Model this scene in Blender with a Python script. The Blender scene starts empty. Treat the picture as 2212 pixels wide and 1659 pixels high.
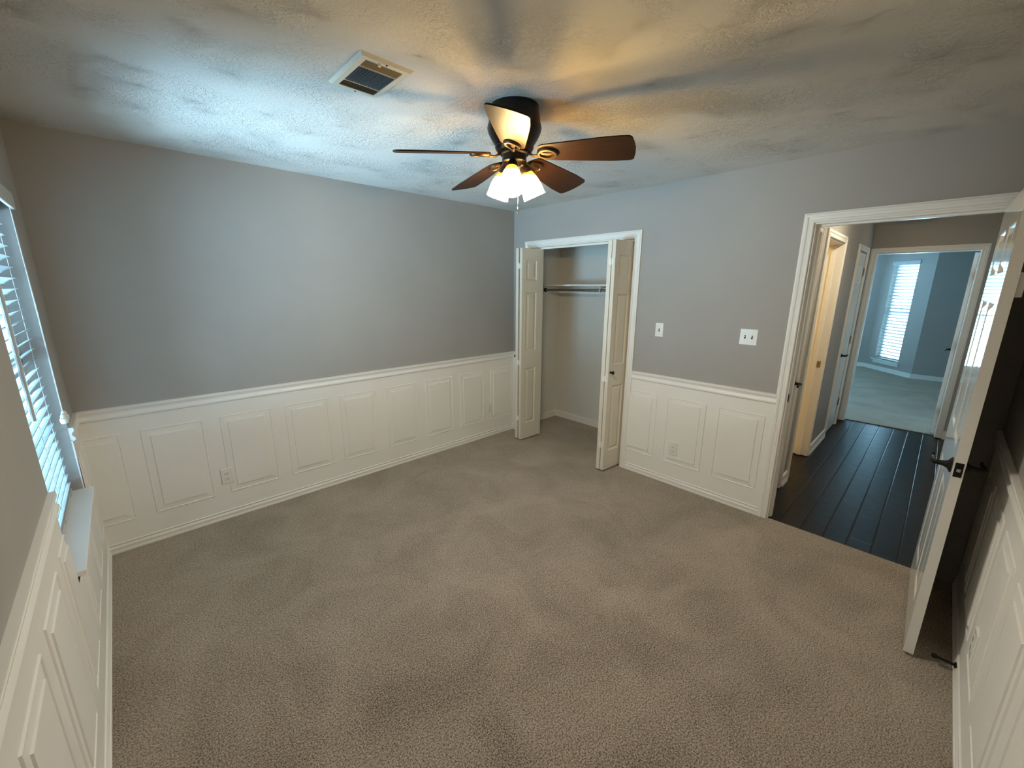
import bpy, bmesh, math, random
from mathutils import Vector, Matrix
random.seed(7)
C = bpy.context.scene.collection
PI = math.pi
W, D, H = 3.511, 3.671, 2.44            # bedroom: x 0..W (window wall to closet wall), y 0..D, ceiling H

# ------------------------------------------------------------------ camera, world, exposure
cam_d = bpy.data.cameras.new('camera')
cam_d.sensor_width = 36.0
cam_d.lens = 881.88 / 2212 * 36.0
cam_d.clip_start = 0.02
cam = bpy.data.objects.new('camera', cam_d)
C.objects.link(cam)
_yaw, _pitch, _roll = 0.8086456, -0.2321555, 0.0051183
_f = Vector((math.cos(_yaw)*math.cos(_pitch), math.sin(_yaw)*math.cos(_pitch), math.sin(_pitch)))
_r = Vector((math.sin(_yaw), -math.cos(_yaw), 0)); _u = _r.cross(_f)
_r2 = math.cos(_roll)*_r + math.sin(_roll)*_u
_u2 = -math.sin(_roll)*_r + math.cos(_roll)*_u
_m = Matrix((_r2, _u2, -_f)).transposed().to_4x4()
_m.translation = Vector((0.27788, 0.30518, 1.64845))
cam.matrix_world = _m
sc = bpy.context.scene
sc.camera = cam
sc.view_settings.view_transform = 'Standard'
sc.view_settings.look = 'None'
sc.view_settings.gamma = 1.0
sc.view_settings.use_curve_mapping = False
sc.view_settings.exposure = 0.0
sc.cycles.use_denoising = True
sc.cycles.max_bounces = 10
sc.cycles.diffuse_bounces = 6
sc.cycles.transparent_max_bounces = 16
sc.cycles.sample_clamp_indirect = 4.0
sc.cycles.caustics_reflective = False
sc.cycles.caustics_refractive = False

wd = bpy.data.worlds.new('daylight'); sc.world = wd
wd.use_nodes = True
_nt = wd.node_tree
_bg = _nt.nodes['Background']
# daylight outside: dim blue sky, sides dimmed, and an added bright lobe at -x shaped to light the bedroom ceiling
_tc = _nt.nodes.new('ShaderNodeTexCoord'); _sx = _nt.nodes.new('ShaderNodeSeparateXYZ')
_nt.links.new(_tc.outputs['Generated'], _sx.inputs[0])
def _wm(op, a, b=0.0):
    n = _nt.nodes.new('ShaderNodeMath'); n.operation = op
    for i, v in enumerate((a, b)):
        if isinstance(v, (int, float)): n.inputs[i].default_value = v
        else: _nt.links.new(v, n.inputs[i])
    return n.outputs[0]
def _wr(fac, stops):
    r = _nt.nodes.new('ShaderNodeValToRGB'); e = r.color_ramp.elements
    while len(e) < len(stops): e.new(.5)
    for k, (p, c) in enumerate(stops): e[k].position = p; e[k].color = (*c, 1)
    _nt.links.new(fac, r.inputs[0]); return r.outputs[0]
_el = _wm('ADD', _wm('MULTIPLY', _sx.outputs[2], .5), .5)
_hl = _wm('SQRT', _wm('ADD', _wm('MULTIPLY', _sx.outputs[0], _sx.outputs[0]), _wm('ADD', _wm('MULTIPLY', _sx.outputs[1], _sx.outputs[1]), 1e-4)))
_az = _wm('DIVIDE', _wm('MULTIPLY', _sx.outputs[0], -1.0), _hl)
_lobe = _wr(_az, ((.76, (0, 0, 0)), (.94, (1, 1, 1))))
_cin = _wr(_el, ((.485, (.46, .77, 1.0)), (.515, (.075, .145, .20)), (.60, (.060, .12, .165)), (.70, (.012, .034, .052))))
_cout = _wr(_el, ((.485, (.20, .37, .50)), (.515, (.12, .235, .32)), (.60, (.12, .235, .32)), (.70, (.065, .14, .20))))
_cdim = _wr(_el, ((.485, (.020, .046, .066)), (.515, (.0062, .0135, .0175)), (.60, (.0062, .0135, .0175)), (.70, (.022, .056, .082))))
_dim = _wr(_wm('ADD', _wm('MULTIPLY', _az, .5), .5), ((.36, (0, 0, 0)), (.52, (1, 1, 1))))
_mxd = _nt.nodes.new('ShaderNodeMix'); _mxd.data_type = 'RGBA'
_nt.links.new(_dim, _mxd.inputs[0]); _nt.links.new(_cout, _mxd.inputs[6]); _nt.links.new(_cdim, _mxd.inputs[7])
_cout = _mxd.outputs[2]
_mxc = _nt.nodes.new('ShaderNodeMix'); _mxc.data_type = 'RGBA'
_nt.links.new(_lobe, _mxc.inputs[0]); _nt.links.new(_cout, _mxc.inputs[6]); _nt.links.new(_cin, _mxc.inputs[7])
_nt.links.new(_mxc.outputs[2], _bg.inputs[0])
_bg.inputs[1].default_value = 62.0

BULB = 1280.0            # emission of the fan bulbs
BULB_COL = (1.0, 0.93, 0.79)
HALL_LAMP = 3.0
BATH_LAMP = 75.0

def portal(loc, rot, sx, sy):
    l = bpy.data.lights.new('window_portal', 'AREA'); l.shape = 'RECTANGLE'; l.size = sx; l.size_y = sy
    l.cycles.is_portal = True
    o = bpy.data.objects.new('window_portal', l); C.objects.link(o)
    o.location = loc; o.rotation_euler = rot

# ------------------------------------------------------------------ node helpers
def new_mat(name):
    m = bpy.data.materials.new(name); m.use_nodes = True
    nt = m.node_tree; b = nt.nodes['Principled BSDF']
    return m, nt, b
def nd(nt, t, **kw):
    n = nt.nodes.new(t)
    for k, v in kw.items():
        if isinstance(k, str) and hasattr(n, k): setattr(n, k, v)
    return n
def noise(nt, scale, detail=3, rough=.55, vec=None, dist=0):
    n = nt.nodes.new('ShaderNodeTexNoise'); n.inputs['Scale'].default_value = scale
    n.inputs['Detail'].default_value = detail; n.inputs['Roughness'].default_value = rough
    n.inputs['Distortion'].default_value = dist
    if vec is not None: nt.links.new(vec, n.inputs['Vector'])
    return n
def ramp(nt, fac, stops):
    r = nt.nodes.new('ShaderNodeValToRGB'); e = r.color_ramp.elements
    while len(e) < len(stops): e.new(0.5)
    for i, (p, c) in enumerate(stops):
        e[i].position = p; e[i].color = (*c, 1) if len(c) == 3 else c
    nt.links.new(fac, r.inputs[0]); return r
def mathn(nt, op, a, b=None):
    n = nt.nodes.new('ShaderNodeMath'); n.operation = op
    for i, v in enumerate((a, b)):
        if v is None: continue
        if isinstance(v, (int, float)): n.inputs[i].default_value = v
        else: nt.links.new(v, n.inputs[i])
    return n.outputs[0]
def bump(nt, b, height, strength, dist):
    n = nt.nodes.new('ShaderNodeBump'); n.inputs['Strength'].default_value = strength; n.inputs['Distance'].default_value = dist
    nt.links.new(height, n.inputs['Height']); nt.links.new(n.outputs[0], b.inputs['Normal']); return n
def objco(nt):
    return nt.nodes.new('ShaderNodeTexCoord').outputs['Object']
def paint(name, col, rough, var=.04, bscale=220, bstr=.06, bdist=.002, spec=.4):
    m, nt, b = new_mat(name); co = objco(nt)
    n = noise(nt, 2.5, 3, .5, co)
    lo = tuple(c*(1-var) for c in col); hi = tuple(min(1, c*(1+var)) for c in col)
    r = ramp(nt, n.outputs[0], [(.3, lo), (.7, hi)])
    nt.links.new(r.outputs[0], b.inputs['Base Color'])
    b.inputs['Roughness'].default_value = rough
    b.inputs['Specular IOR Level'].default_value = spec
    if bstr: bump(nt, b, noise(nt, bscale, 2, .5, co).outputs[0], bstr, bdist)
    return m
def metal(name, col, rough, metallic=1.0):
    m, nt, b = new_mat(name); co = objco(nt)
    n = noise(nt, 40, 3, .6, co)
    r = ramp(nt, n.outputs[0], [(.3, tuple(c*.8 for c in col)), (.7, tuple(min(1, c*1.15) for c in col))])
    nt.links.new(r.outputs[0], b.inputs['Base Color'])
    b.inputs['Metallic'].default_value = metallic; b.inputs['Roughness'].default_value = rough
    return m

M = {}
M['wall'] = paint('greige_wall_paint', (.378, .361, .342), .62, .025, 260, .10, .0015, .3)
M['white'] = paint('white_trim_paint', (.86, .845, .815), .34, .02, 90, .03, .001, .5)
M['wainscot'] = paint('white_wainscot_paint', (.88, .865, .835), .45, .02, 120, .03, .001, .4)
M['door_white'] = paint('gloss_white_door_paint', (.78, .765, .73), .10, .02, 60, .015, .001, .5)
M['cream'] = paint('cream_closet_door_paint', (.74, .69, .59), .42, .02, 150, .05, .001, .4)
M['closet'] = paint('closet_wall_paint', (.74, .72, .68), .6, .02, 260, .08, .0015, .3)
M['plastic'] = paint('white_plastic', (.82, .81, .78), .25, .01, 50, 0, 0, .5)
M['ivory'] = paint('ivory_vent_enamel', (.66, .62, .52), .4, .03, 80, .02, .001, .4)
M['bath'] = paint('warm_bathroom_paint', (.72, .64, .48), .6, .02, 260, .05, .001, .3)
M['blind'] = None
M['bronze'] = metal('oil_rubbed_bronze', (.018, .0135, .0105), .40, .5)
M['bronze_hi'] = metal('antique_bronze', (.085, .055, .032), .38, .85)
M['black'] = paint('matte_black_hardware', (.006, .0055, .0055), .5, .1, 60, 0, 0, .22)
M['steel'] = metal('brushed_steel', (.42, .41, .39), .3)
M['brass'] = metal('aged_brass', (.38, .27, .15), .35)
M['chain'] = metal('bright_chain', (.75, .70, .58), .2)
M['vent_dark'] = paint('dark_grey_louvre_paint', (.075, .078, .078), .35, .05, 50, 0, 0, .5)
M['vent_ivory_shade'] = paint('ivory_louvre_painted_shade', (.20, .17, .125), .5, .05, 50, 0, 0, .3)  # ivory louvres at the vent ends, their shade put into the colour
M['duct_shade'] = paint('black_duct_shade', (.012, .012, .012), .9, .01, 50, 0, 0, .1)
M['slot'] = paint('dark_slot', (.02, .018, .016), .8, .01, 50, 0, 0, .1)
M['rubber'] = paint('black_rubber', (.012, .011, .011), .7, .01, 50, 0, 0, .2)

def mk_blind():
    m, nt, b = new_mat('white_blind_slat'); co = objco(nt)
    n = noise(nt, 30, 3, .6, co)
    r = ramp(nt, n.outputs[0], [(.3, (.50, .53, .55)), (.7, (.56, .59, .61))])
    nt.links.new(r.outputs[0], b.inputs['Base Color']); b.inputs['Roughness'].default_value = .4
    t = nd(nt, 'ShaderNodeBsdfTranslucent'); t.inputs[0].default_value = (.78, .82, .84, 1)
    mx = nd(nt, 'ShaderNodeMixShader'); mx.inputs[0].default_value = .06
    out = nt.nodes['Material Output']
    nt.links.new(b.outputs[0], mx.inputs[1]); nt.links.new(t.outputs[0], mx.inputs[2]); nt.links.new(mx.outputs[0], out.inputs[0])
    return m
M['blind'] = mk_blind()

def mk_carpet(name, dark, mid, light):
    m, nt, b = new_mat(name); co = objco(nt)
    n1 = noise(nt, 170, 2, .6, co, .25)
    n2 = noise(nt, 420, 2, .5, co)
    n3 = noise(nt, 2.3, 4, .6, co, .8)
    s = mathn(nt, 'ADD', mathn(nt, 'MULTIPLY', n1.outputs[0], .74), mathn(nt, 'MULTIPLY', n2.outputs[0], .26))
    s = mathn(nt, 'ADD', s, mathn(nt, 'MULTIPLY', mathn(nt, 'SUBTRACT', n3.outputs[0], .5), .17))
    r = ramp(nt, s, [(.36, dark), (.435, tuple((a+c)/2 for a, c in zip(dark, mid))), (.49, mid), (.62, light)])
    nt.links.new(r.outputs[0], b.inputs['Base Color'])
    b.inputs['Roughness'].default_value = 1.0; b.inputs['Specular IOR Level'].default_value = .05
    b.inputs['Sheen Weight'].default_value = .55; b.inputs['Sheen Roughness'].default_value = .5; b.inputs['Sheen Tint'].default_value = (.95, .86, .74, 1)
    bump(nt, b, s, .9, .012)
    return m
M['carpet'] = mk_carpet('speckled_beige_carpet', (.036, .025, .017), (.27, .215, .165), (.52, .445, .37))

def mk_ceiling():
    m, nt, b = new_mat('stomp_textured_ceiling'); co = objco(nt)
    b.inputs['Base Color'].default_value = (.68, .665, .635, 1)
    b.inputs['Roughness'].default_value = .75; b.inputs['Specular IOR Level'].default_value = .25
    warp = noise(nt, 5, 2, .5, co)
    mixv = nd(nt, 'ShaderNodeVectorMath'); mixv.operation = 'SCALE'; mixv.inputs['Scale'].default_value = .10
    nt.links.new(warp.outputs['Color'], mixv.inputs[0])
    addv = nd(nt, 'ShaderNodeVectorMath'); addv.operation = 'ADD'
    nt.links.new(co, addv.inputs[0]); nt.links.new(mixv.outputs[0], addv.inputs[1])
    vo = nd(nt, 'ShaderNodeTexVoronoi'); vo.voronoi_dimensions = '2D'; vo.inputs['Scale'].default_value = 4.2
    nt.links.new(addv.outputs[0], vo.inputs['Vector'])
    sub = nd(nt, 'ShaderNodeVectorMath'); sub.operation = 'SUBTRACT'
    nt.links.new(addv.outputs[0], sub.inputs[0]); nt.links.new(vo.outputs['Position'], sub.inputs[1])
    sep = nd(nt, 'ShaderNodeSeparateXYZ'); nt.links.new(sub.outputs[0], sep.inputs[0])
    ang = mathn(nt, 'ARCTAN2', sep.outputs[1], sep.outputs[0])
    comb = nd(nt, 'ShaderNodeCombineXYZ')
    nt.links.new(mathn(nt, 'MULTIPLY', ang, 2.2), comb.inputs[0])
    nt.links.new(mathn(nt, 'MULTIPLY', vo.outputs['Distance'], 2.2), comb.inputs[1])
    sp = nd(nt, 'ShaderNodeSeparateXYZ'); nt.links.new(vo.outputs['Position'], sp.inputs[0])
    nt.links.new(mathn(nt, 'MULTIPLY', mathn(nt, 'ADD', sp.outputs[0], sp.outputs[1]), 9.7), comb.inputs[2])
    st = noise(nt, 3.6, 3, .6, comb.outputs[0], .4)
    ridge = ramp(nt, st.outputs[0], [(.47, (0, 0, 0)), (.53, (1, 1, 1)), (.60, (.75, .75, .75)), (.70, (.1, .1, .1))])
    fine = noise(nt, 46, 3, .6, co, .8)
    fr = ramp(nt, fine.outputs[0], [(.50, (0, 0, 0)), (.60, (1, 1, 1))])
    patch = noise(nt, 3.0, 2, .5, co)
    pm = ramp(nt, patch.outputs[0], [(.40, (.10, .10, .10)), (.62, (1, 1, 1))])
    h = mathn(nt, 'ADD', mathn(nt, 'MULTIPLY', ridge.outputs[0], .75), mathn(nt, 'MULTIPLY', fr.outputs[0], .55))
    h = mathn(nt, 'MULTIPLY', h, pm.outputs[0])
    bump(nt, b, h, .85, .005)
    return m
M['ceiling'] = mk_ceiling()

def mk_plank():
    m, nt, b = new_mat('dark_handscraped_plank_floor'); co = objco(nt)
    br = nd(nt, 'ShaderNodeTexBrick'); nt.links.new(co, br.inputs['Vector'])
    br.inputs['Scale'].default_value = 1.0; br.inputs['Brick Width'].default_value = .92; br.inputs['Row Height'].default_value = .127
    br.inputs['Mortar Size'].default_value = .0060; br.inputs['Mortar Smooth'].default_value = .8; br.offset = .37; br.offset_frequency = 2
    br.inputs['Color1'].default_value = (.010, .007, .0055, 1); br.inputs['Color2'].default_value = (.017, .012, .009, 1)
    br.inputs['Mortar'].default_value = (.004, .003, .003, 1)
    mp = nd(nt, 'ShaderNodeMapping'); nt.links.new(co, mp.inputs[0]); mp.inputs['Scale'].default_value = (6, 26, 1)
    g = noise(nt, 2, 4, .6, mp.outputs[0], 1.0)
    mx = nd(nt, 'ShaderNodeMix'); mx.data_type = 'RGBA'; mx.blend_type = 'MULTIPLY'; mx.inputs[0].default_value = .6
    gr = ramp(nt, g.outputs[0], [(.3, (.5, .5, .5)), (.7, (1.3, 1.2, 1.1))])
    nt.links.new(br.outputs[0], mx.inputs[6]); nt.links.new(gr.outputs[0], mx.inputs[7]); nt.links.new(mx.outputs[2], b.inputs['Base Color'])
    b.inputs['Roughness'].default_value = .30; b.inputs['Specular IOR Level'].default_value = .20
    h = mathn(nt, 'SUBTRACT', mathn(nt, 'MULTIPLY', noise(nt, 9, 2, .5, mp.outputs[0] if False else co, .5).outputs[0], .5), mathn(nt, 'MULTIPLY', br.outputs[1], 1.0))
    bump(nt, b, h, .6, .006)
    return m
M['plank'] = mk_plank()

def mk_walnut():
    m, nt, b = new_mat('walnut_fan_blade'); co = objco(nt)
    uv = nd(nt, 'ShaderNodeUVMap')
    mp = nd(nt, 'ShaderNodeMapping'); nt.links.new(uv.outputs[0], mp.inputs[0]); mp.inputs['Scale'].default_value = (4, 90, 1)
    g = noise(nt, 2, 5, .6, mp.outputs[0], .6)
    r = ramp(nt, g.outputs[0], [(.25, (.012, .005, .0028)), (.55, (.030, .0125, .006)), (.8, (.048, .021, .010))])
    nt.links.new(r.outputs[0], b.inputs['Base Color']); b.inputs['Roughness'].default_value = .44
    b.inputs['Specular IOR Level'].default_value = .24
    return m
M['walnut'] = mk_walnut()

def mk_amber():
    m, nt, b = new_mat('amber_glass_shade'); out = nt.nodes['Material Output']
    co = objco(nt); sp = nd(nt, 'ShaderNodeSeparateXYZ'); nt.links.new(co, sp.inputs[0])
    mr = nd(nt, 'ShaderNodeMapRange'); nt.links.new(sp.outputs[2], mr.inputs[0]); mr.inputs[1].default_value = -.125; mr.inputs[2].default_value = -.020
    r = ramp(nt, mr.outputs[0], [(.30, (1.0, .93, .76)), (.44, (.97, .78, .42)), (.58, (.80, .52, .17)), (.70, (.20, .090, .014)), (.84, (.018, .0068, .0008))])   # even amber glass; paler towards the rim as lamp glare put into the tint
    tr = nd(nt, 'ShaderNodeBsdfTransparent'); nt.links.new(r.outputs[0], tr.inputs[0])
    tl = nd(nt, 'ShaderNodeBsdfTranslucent'); nt.links.new(r.outputs[0], tl.inputs[0])
    gl = nd(nt, 'ShaderNodeBsdfGlossy'); gl.inputs['Roughness'].default_value = .12
    m1 = nd(nt, 'ShaderNodeMixShader'); m1.inputs[0].default_value = .62
    df = nd(nt, 'ShaderNodeBsdfDiffuse'); df.inputs[0].default_value = (.85, .50, .10, 1)
    m3 = nd(nt, 'ShaderNodeMixShader'); m3.inputs[0].default_value = .10
    nt.links.new(tr.outputs[0], m1.inputs[1]); nt.links.new(tl.outputs[0], m1.inputs[2])
    m2 = nd(nt, 'ShaderNodeMixShader'); m2.inputs[0].default_value = .06
    nt.links.new(m1.outputs[0], m3.inputs[1]); nt.links.new(df.outputs[0], m3.inputs[2]); nt.links.new(m3.outputs[0], m2.inputs[1]); nt.links.new(gl.outputs[0], m2.inputs[2])
    nt.links.new(m2.outputs[0], out.inputs[0])
    return m
M['amber'] = mk_amber()

def mk_emit(name, col, s):
    m, nt, b = new_mat(name); out = nt.nodes['Material Output']
    e = nd(nt, 'ShaderNodeEmission'); e.inputs[0].default_value = (*col, 1); e.inputs[1].default_value = s
    nt.links.new(e.outputs[0], out.inputs[0]); return m
M['bulb'] = mk_emit('lit_fan_bulb', BULB_COL, BULB)
M['hall_lamp'] = mk_emit('lit_hall_diffuser', (1.0, .80, .48), HALL_LAMP)
M['hall_lamp_warm'] = mk_emit('lit_warm_hall_diffuser', (1.0, .86, .60), 100.0)
M['bath_lamp'] = mk_emit('lit_bath_diffuser', (1.0, .66, .25), BATH_LAMP)
def mk_glass():
    m, nt, b = new_mat('clear_window_glass'); out = nt.nodes['Material Output']
    tr = nd(nt, 'ShaderNodeBsdfTransparent'); tr.inputs[0].default_value = (.95, .97, .97, 1)
    gl = nd(nt, 'ShaderNodeBsdfGlossy'); gl.inputs['Roughness'].default_value = .02
    mx = nd(nt, 'ShaderNodeMixShader'); mx.inputs[0].default_value = .05
    nt.links.new(tr.outputs[0], mx.inputs[1]); nt.links.new(gl.outputs[0], mx.inputs[2]); nt.links.new(mx.outputs[0], out.inputs[0])
    return m
M['glass'] = mk_glass()

# ------------------------------------------------------------------ mesh helpers
ROOT = {}
def props(o, label=None, cat=None, group=None, kind=None):
    if label: o['label'] = label
    if cat: o['category'] = cat
    if group: o['group'] = group
    if kind: o['kind'] = kind
    return o
def obj(name, bm, mat, parent=None, smooth=False, bevel=0, label=None):
    """link bm (in world coordinates) as one mesh object"""
    bmesh.ops.recalc_face_normals(bm, faces=bm.faces[:])
    if parent is not None and parent.name in ROOT: bm.transform(ROOT[parent.name].inverted())
    me = bpy.data.meshes.new(name); bm.to_mesh(me); bm.free()
    o = bpy.data.objects.new(name, me); C.objects.link(o)
    me.materials.append(M[mat])
    if smooth:
        for p in me.polygons: p.use_smooth = True
        try:
            me.set_sharp_from_angle(angle=math.radians(40))
        except Exception: pass
    if bevel:
        md = o.modifiers.new('bevel', 'BEVEL'); md.width = bevel; md.segments = 2; md.limit_method = 'ANGLE'; md.angle_limit = math.radians(50)
    if parent is not None:
        o.parent = parent
        if parent.name in ROOT: ROOT[o.name] = ROOT[parent.name]
    if label: o['label'] = label
    return o
def empty(name, loc, label, cat, group=None, kind=None, rotz=0):
    o = bpy.data.objects.new(name, None); C.objects.link(o)
    o.location = loc; o.rotation_euler = (0, 0, rotz); o.empty_display_size = .1
    ROOT[o.name] = Matrix.Translation(loc) @ Matrix.Rotation(rotz, 4, 'Z')
    return props(o, label, cat, group, kind)
def B(): return bmesh.new()
def box(bm, x0, x1, y0, y1, z0, z1, mtx=None):
    vs = [bm.verts.new((x, y, z)) for x in (x0, x1) for y in (y0, y1) for z in (z0, z1)]
    for f in ((0, 1, 3, 2), (4, 6, 7, 5), (0, 4, 5, 1), (2, 3, 7, 6), (0, 2, 6, 4), (1, 5, 7, 3)):
        bm.faces.new([vs[i] for i in f])
    if mtx is not None: bmesh.ops.transform(bm, matrix=mtx, verts=vs)
    return vs
def bx(*a): bm = B(); box(bm, *a); return bm
def frame_for(d):
    d = d.normalized(); a = Vector((0, 0, 1)) if abs(d.z) < .9 else Vector((1, 0, 0))
    u = d.cross(a).normalized(); return u, u.cross(d).normalized()
def tube(bm, pts, rad, seg=10, flat=1.0, caps=True):
    pts = [Vector(p) for p in pts]; n = len(pts)
    rad = rad if isinstance(rad, (list, tuple)) else [rad]*n
    rings = []
    u = None
    for i, p in enumerate(pts):
        d = (pts[min(i+1, n-1)] - pts[max(i-1, 0)]).normalized()
        if u is None: u, v = frame_for(d)
        else:
            u = (u - d*u.dot(d)).normalized(); v = u.cross(d).normalized()
        rings.append([bm.verts.new(p + rad[i]*(math.cos(2*PI*k/seg)*u + flat*math.sin(2*PI*k/seg)*v)) for k in range(seg)])
    for a, b in zip(rings, rings[1:]):
        for k in range(seg): bm.faces.new((a[k], a[(k+1) % seg], b[(k+1) % seg], b[k]))
    if caps:
        bm.faces.new(rings[0]); bm.faces.new(rings[-1])
def lathe(bm, prof, seg=40, mtx=None, close_ends=True):
    """prof: [(r, z)...] about z"""
    vs = []; rings = []
    for r, z in prof:
        ring = [bm.verts.new((r*math.cos(2*PI*k/seg), r*math.sin(2*PI*k/seg), z)) for k in range(seg)]
        rings.append(ring); vs += ring
    for a, b in zip(rings, rings[1:]):
        for k in range(seg): bm.faces.new((a[k], a[(k+1) % seg], b[(k+1) % seg], b[k]))
    if close_ends:
        bm.faces.new(rings[0]); bm.faces.new(rings[-1])
    if mtx is not None: bmesh.ops.transform(bm, matrix=mtx, verts=vs)
def axis_mtx(loc, d):
    """matrix taking +z to direction d, origin to loc"""
    d = Vector(d).normalized(); q = Vector((0, 0, 1)).rotation_difference(d)
    m = q.to_matrix().to_4x4(); m.translation = Vector(loc); return m
def sweep_profile(bm, prof, a, b, n):
    """prof [(d, z)] closed polygon: d out from the wall along n, run from a to b (z added)"""
    a = Vector(a); b = Vector(b); n = Vector(n)
    r0 = [bm.verts.new(a + n*d + Vector((0, 0, z))) for d, z in prof]
    r1 = [bm.verts.new(b + n*d + Vector((0, 0, z))) for d, z in prof]
    k = len(prof)
    for i in range(k): bm.faces.new((r0[i], r0[(i+1) % k], r1[(i+1) % k], r1[i]))
    bm.faces.new(r0); bm.faces.new(r1)
CASING = [(0, 0), (0, .012), (.004, .0155), (.012, .0155), (.016, .011), (.030, .013), (.034, .017), (.044, .018), (.050, .014), (.057, .012), (.057, 0)]
def casing_bm(P, u0, u1, ztop, zbot=0, prof=CASING, sides='LTR'):
    """U-shaped door casing; P(u, d, z) maps wall coords to world; u0<u1 are the inner edges"""
    bm = B()
    path = [(u0, zbot, -1, 0), (u0, ztop, -1, 1), (u1, ztop, 1, 1), (u1, zbot, 1, 0)]
    if sides == 'LT': path = [(u0, zbot, -1, 0), (u0, ztop, -1, 1), (u1, ztop, 0, 1)]
    rings = []
    for u, z, su, sz in path:
        rings.append([bm.verts.new(P(u + su*w, d, z + sz*w)) for w, d in prof])
    k = len(prof)
    for a, b in zip(rings, rings[1:]):
        for i in range(k): bm.faces.new((a[i], a[(i+1) % k], b[(i+1) % k], b[i]))
    bm.faces.new(rings[0]); bm.faces.new(rings[-1])
    return bm
def ring_faces(bm, r0, r1):
    for i in range(4): bm.faces.new((r0[i], r0[(i+1) % 4], r1[(i+1) % 4], r1[i]))
def raised(bm, P, u0, u1, z0, z1, rings):
    """rings: [(inset, depth)], last one is capped"""
    prev = None
    for ins, d in rings:
        r = [bm.verts.new(P(u, d, z)) for u, z in ((u0+ins, z0+ins), (u1-ins, z0+ins), (u1-ins, z1-ins), (u0+ins, z1-ins))]
        if prev: ring_faces(bm, prev, r)
        prev = r
    bm.faces.new(prev)
def leaf_bm(w, h, t, panels, z0=0):
    """door leaf in local coords: x 0..w, y -t/2..t/2, z z0..h; panels [(x0,x1,z0,z1)] recessed on both faces"""
    bm = B()
    xs = sorted({0, w, *[p[0] for p in panels], *[p[1] for p in panels]})
    zs = sorted({z0, h, *[p[2] for p in panels], *[p[3] for p in panels]})
    for s in (-1, 1):
        P = lambda u, d, z, s=s: (u, s*(t/2 + d), z)
        g = {(i, j): bm.verts.new(P(x, 0, z)) for i, x in enumerate(xs) for j, z in enumerate(zs)}
        for i in range(len(xs)-1):
            for j in range(len(zs)-1):
                cx, cz = (xs[i]+xs[i+1])/2, (zs[j]+zs[j+1])/2
                pan = [p for p in panels if p[0] < cx < p[1] and p[2] < cz < p[3]]
                if not pan: bm.faces.new((g[i, j], g[i+1, j], g[i+1, j+1], g[i, j+1]))
        for p in panels:
            raised(bm, P, *p, [(0, 0), (.006, -.002), (.014, -.0085), (.018, -.0085), (.040, -.002), (.043, -.0015)])
    bmesh.ops.remove_doubles(bm, verts=bm.verts[:], dist=1e-5)
    vs = [(x, y, z) for x in (0, w) for y in (-t/2, t/2) for z in (z0, h)]
    for quad in (((0, -1), (0, 1)), ((w, -1), (w, 1))):
        x = quad[0][0]; bm.faces.new([bm.verts.new(q) for q in ((x, -t/2, z0), (x, t/2, z0), (x, t/2, h), (x, -t/2, h))])
    for z in (z0, h):
        bm.faces.new([bm.verts.new(q) for q in ((0, -t/2, z), (w, -t/2, z), (w, t/2, z), (0, t/2, z))])
    bmesh.ops.remove_doubles(bm, verts=bm.verts[:], dist=1e-5)
    return bm
def xf(bm, m): bm.transform(m); return bm
def place(loc, rz): return Matrix.Translation(loc) @ Matrix.Rotation(rz, 4, 'Z')

# wall coordinate maps: u along the wall, d out of the wall into the room, z up
PN = lambda u, d, z: (u, D - d, z)          # panelled wall opposite the camera's left
PE = lambda u, d, z: (W - d, u, z)          # closet and door wall
PW = lambda u, d, z: (d, u, z)              # window wall
PS = lambda u, d, z: (u, d, z)              # wall behind the open door
def S(name, bm, mat, label, cat, **kw):
    o = obj(name, bm, mat, **kw); props(o, label, cat, kind='structure'); return o

# ------------------------------------------------------------------ bedroom shell
HW = 1.045                                   # hall left wall
XE = 6.86                                    # hall end wall
DOOR_Y0, DOOR_Y1, DOOR_Z = .157, .957, 2.045
CL_Y0, CL_Y1, CL_Z = 2.198, 3.437, 2.052
WIN_Y0, WIN_Y1, WIN_Z0, WIN_Z1 = 2.385, 3.305, .585, 2.03

bm = bx(-.12, W+.015, -.12, D+.12, -.06, 0); box(bm, W+.015, 4.4, 1.7, D+.12, -.06, 0)
S('floor', bm, 'carpet', 'speckled beige carpet covering the bedroom and closet floor', 'carpet')
bm = bx(-.12, 4.4, -.12, D+.12, H, H+.1)
S('ceiling', bm, 'ceiling', 'stomp-textured off-white bedroom ceiling around the fan', 'ceiling')
S('wall_north', bx(-.12, 4.4, D, D+.12, 0, H), 'wall', 'long greige wall above the row of white raised panels', 'wall')
S('wall_south', bx(-.12, XE+.1, -.12, 0, -.06, H), 'wall', 'greige wall in shadow behind the open white door', 'wall')
bm = B()
x0, x1 = W, W+.115
for a in ((-.0, DOOR_Y0-.02, 0, H), (DOOR_Y0-.02, DOOR_Y1+.02, DOOR_Z+.015, H), (DOOR_Y1+.02, CL_Y0-.02, 0, H), (CL_Y0-.02, CL_Y1+.02, CL_Z+.015, H), (CL_Y1+.02, D, 0, H)):
    box(bm, x0, x1, *a)
S('wall_east', bm, 'wall', 'greige wall holding the closet opening and the hall doorway', 'wall')
bm = B()
for a in ((-.12, WIN_Y0, 0, H), (WIN_Y0, WIN_Y1, 0, WIN_Z0), (WIN_Y0, WIN_Y1, WIN_Z1, H), (WIN_Y1, D+.12, 0, H)):
    box(bm, -.12, 0, *a)
S('wall_west', bm, 'wall', 'greige wall at the left edge holding the blue-lit window', 'wall')

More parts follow.
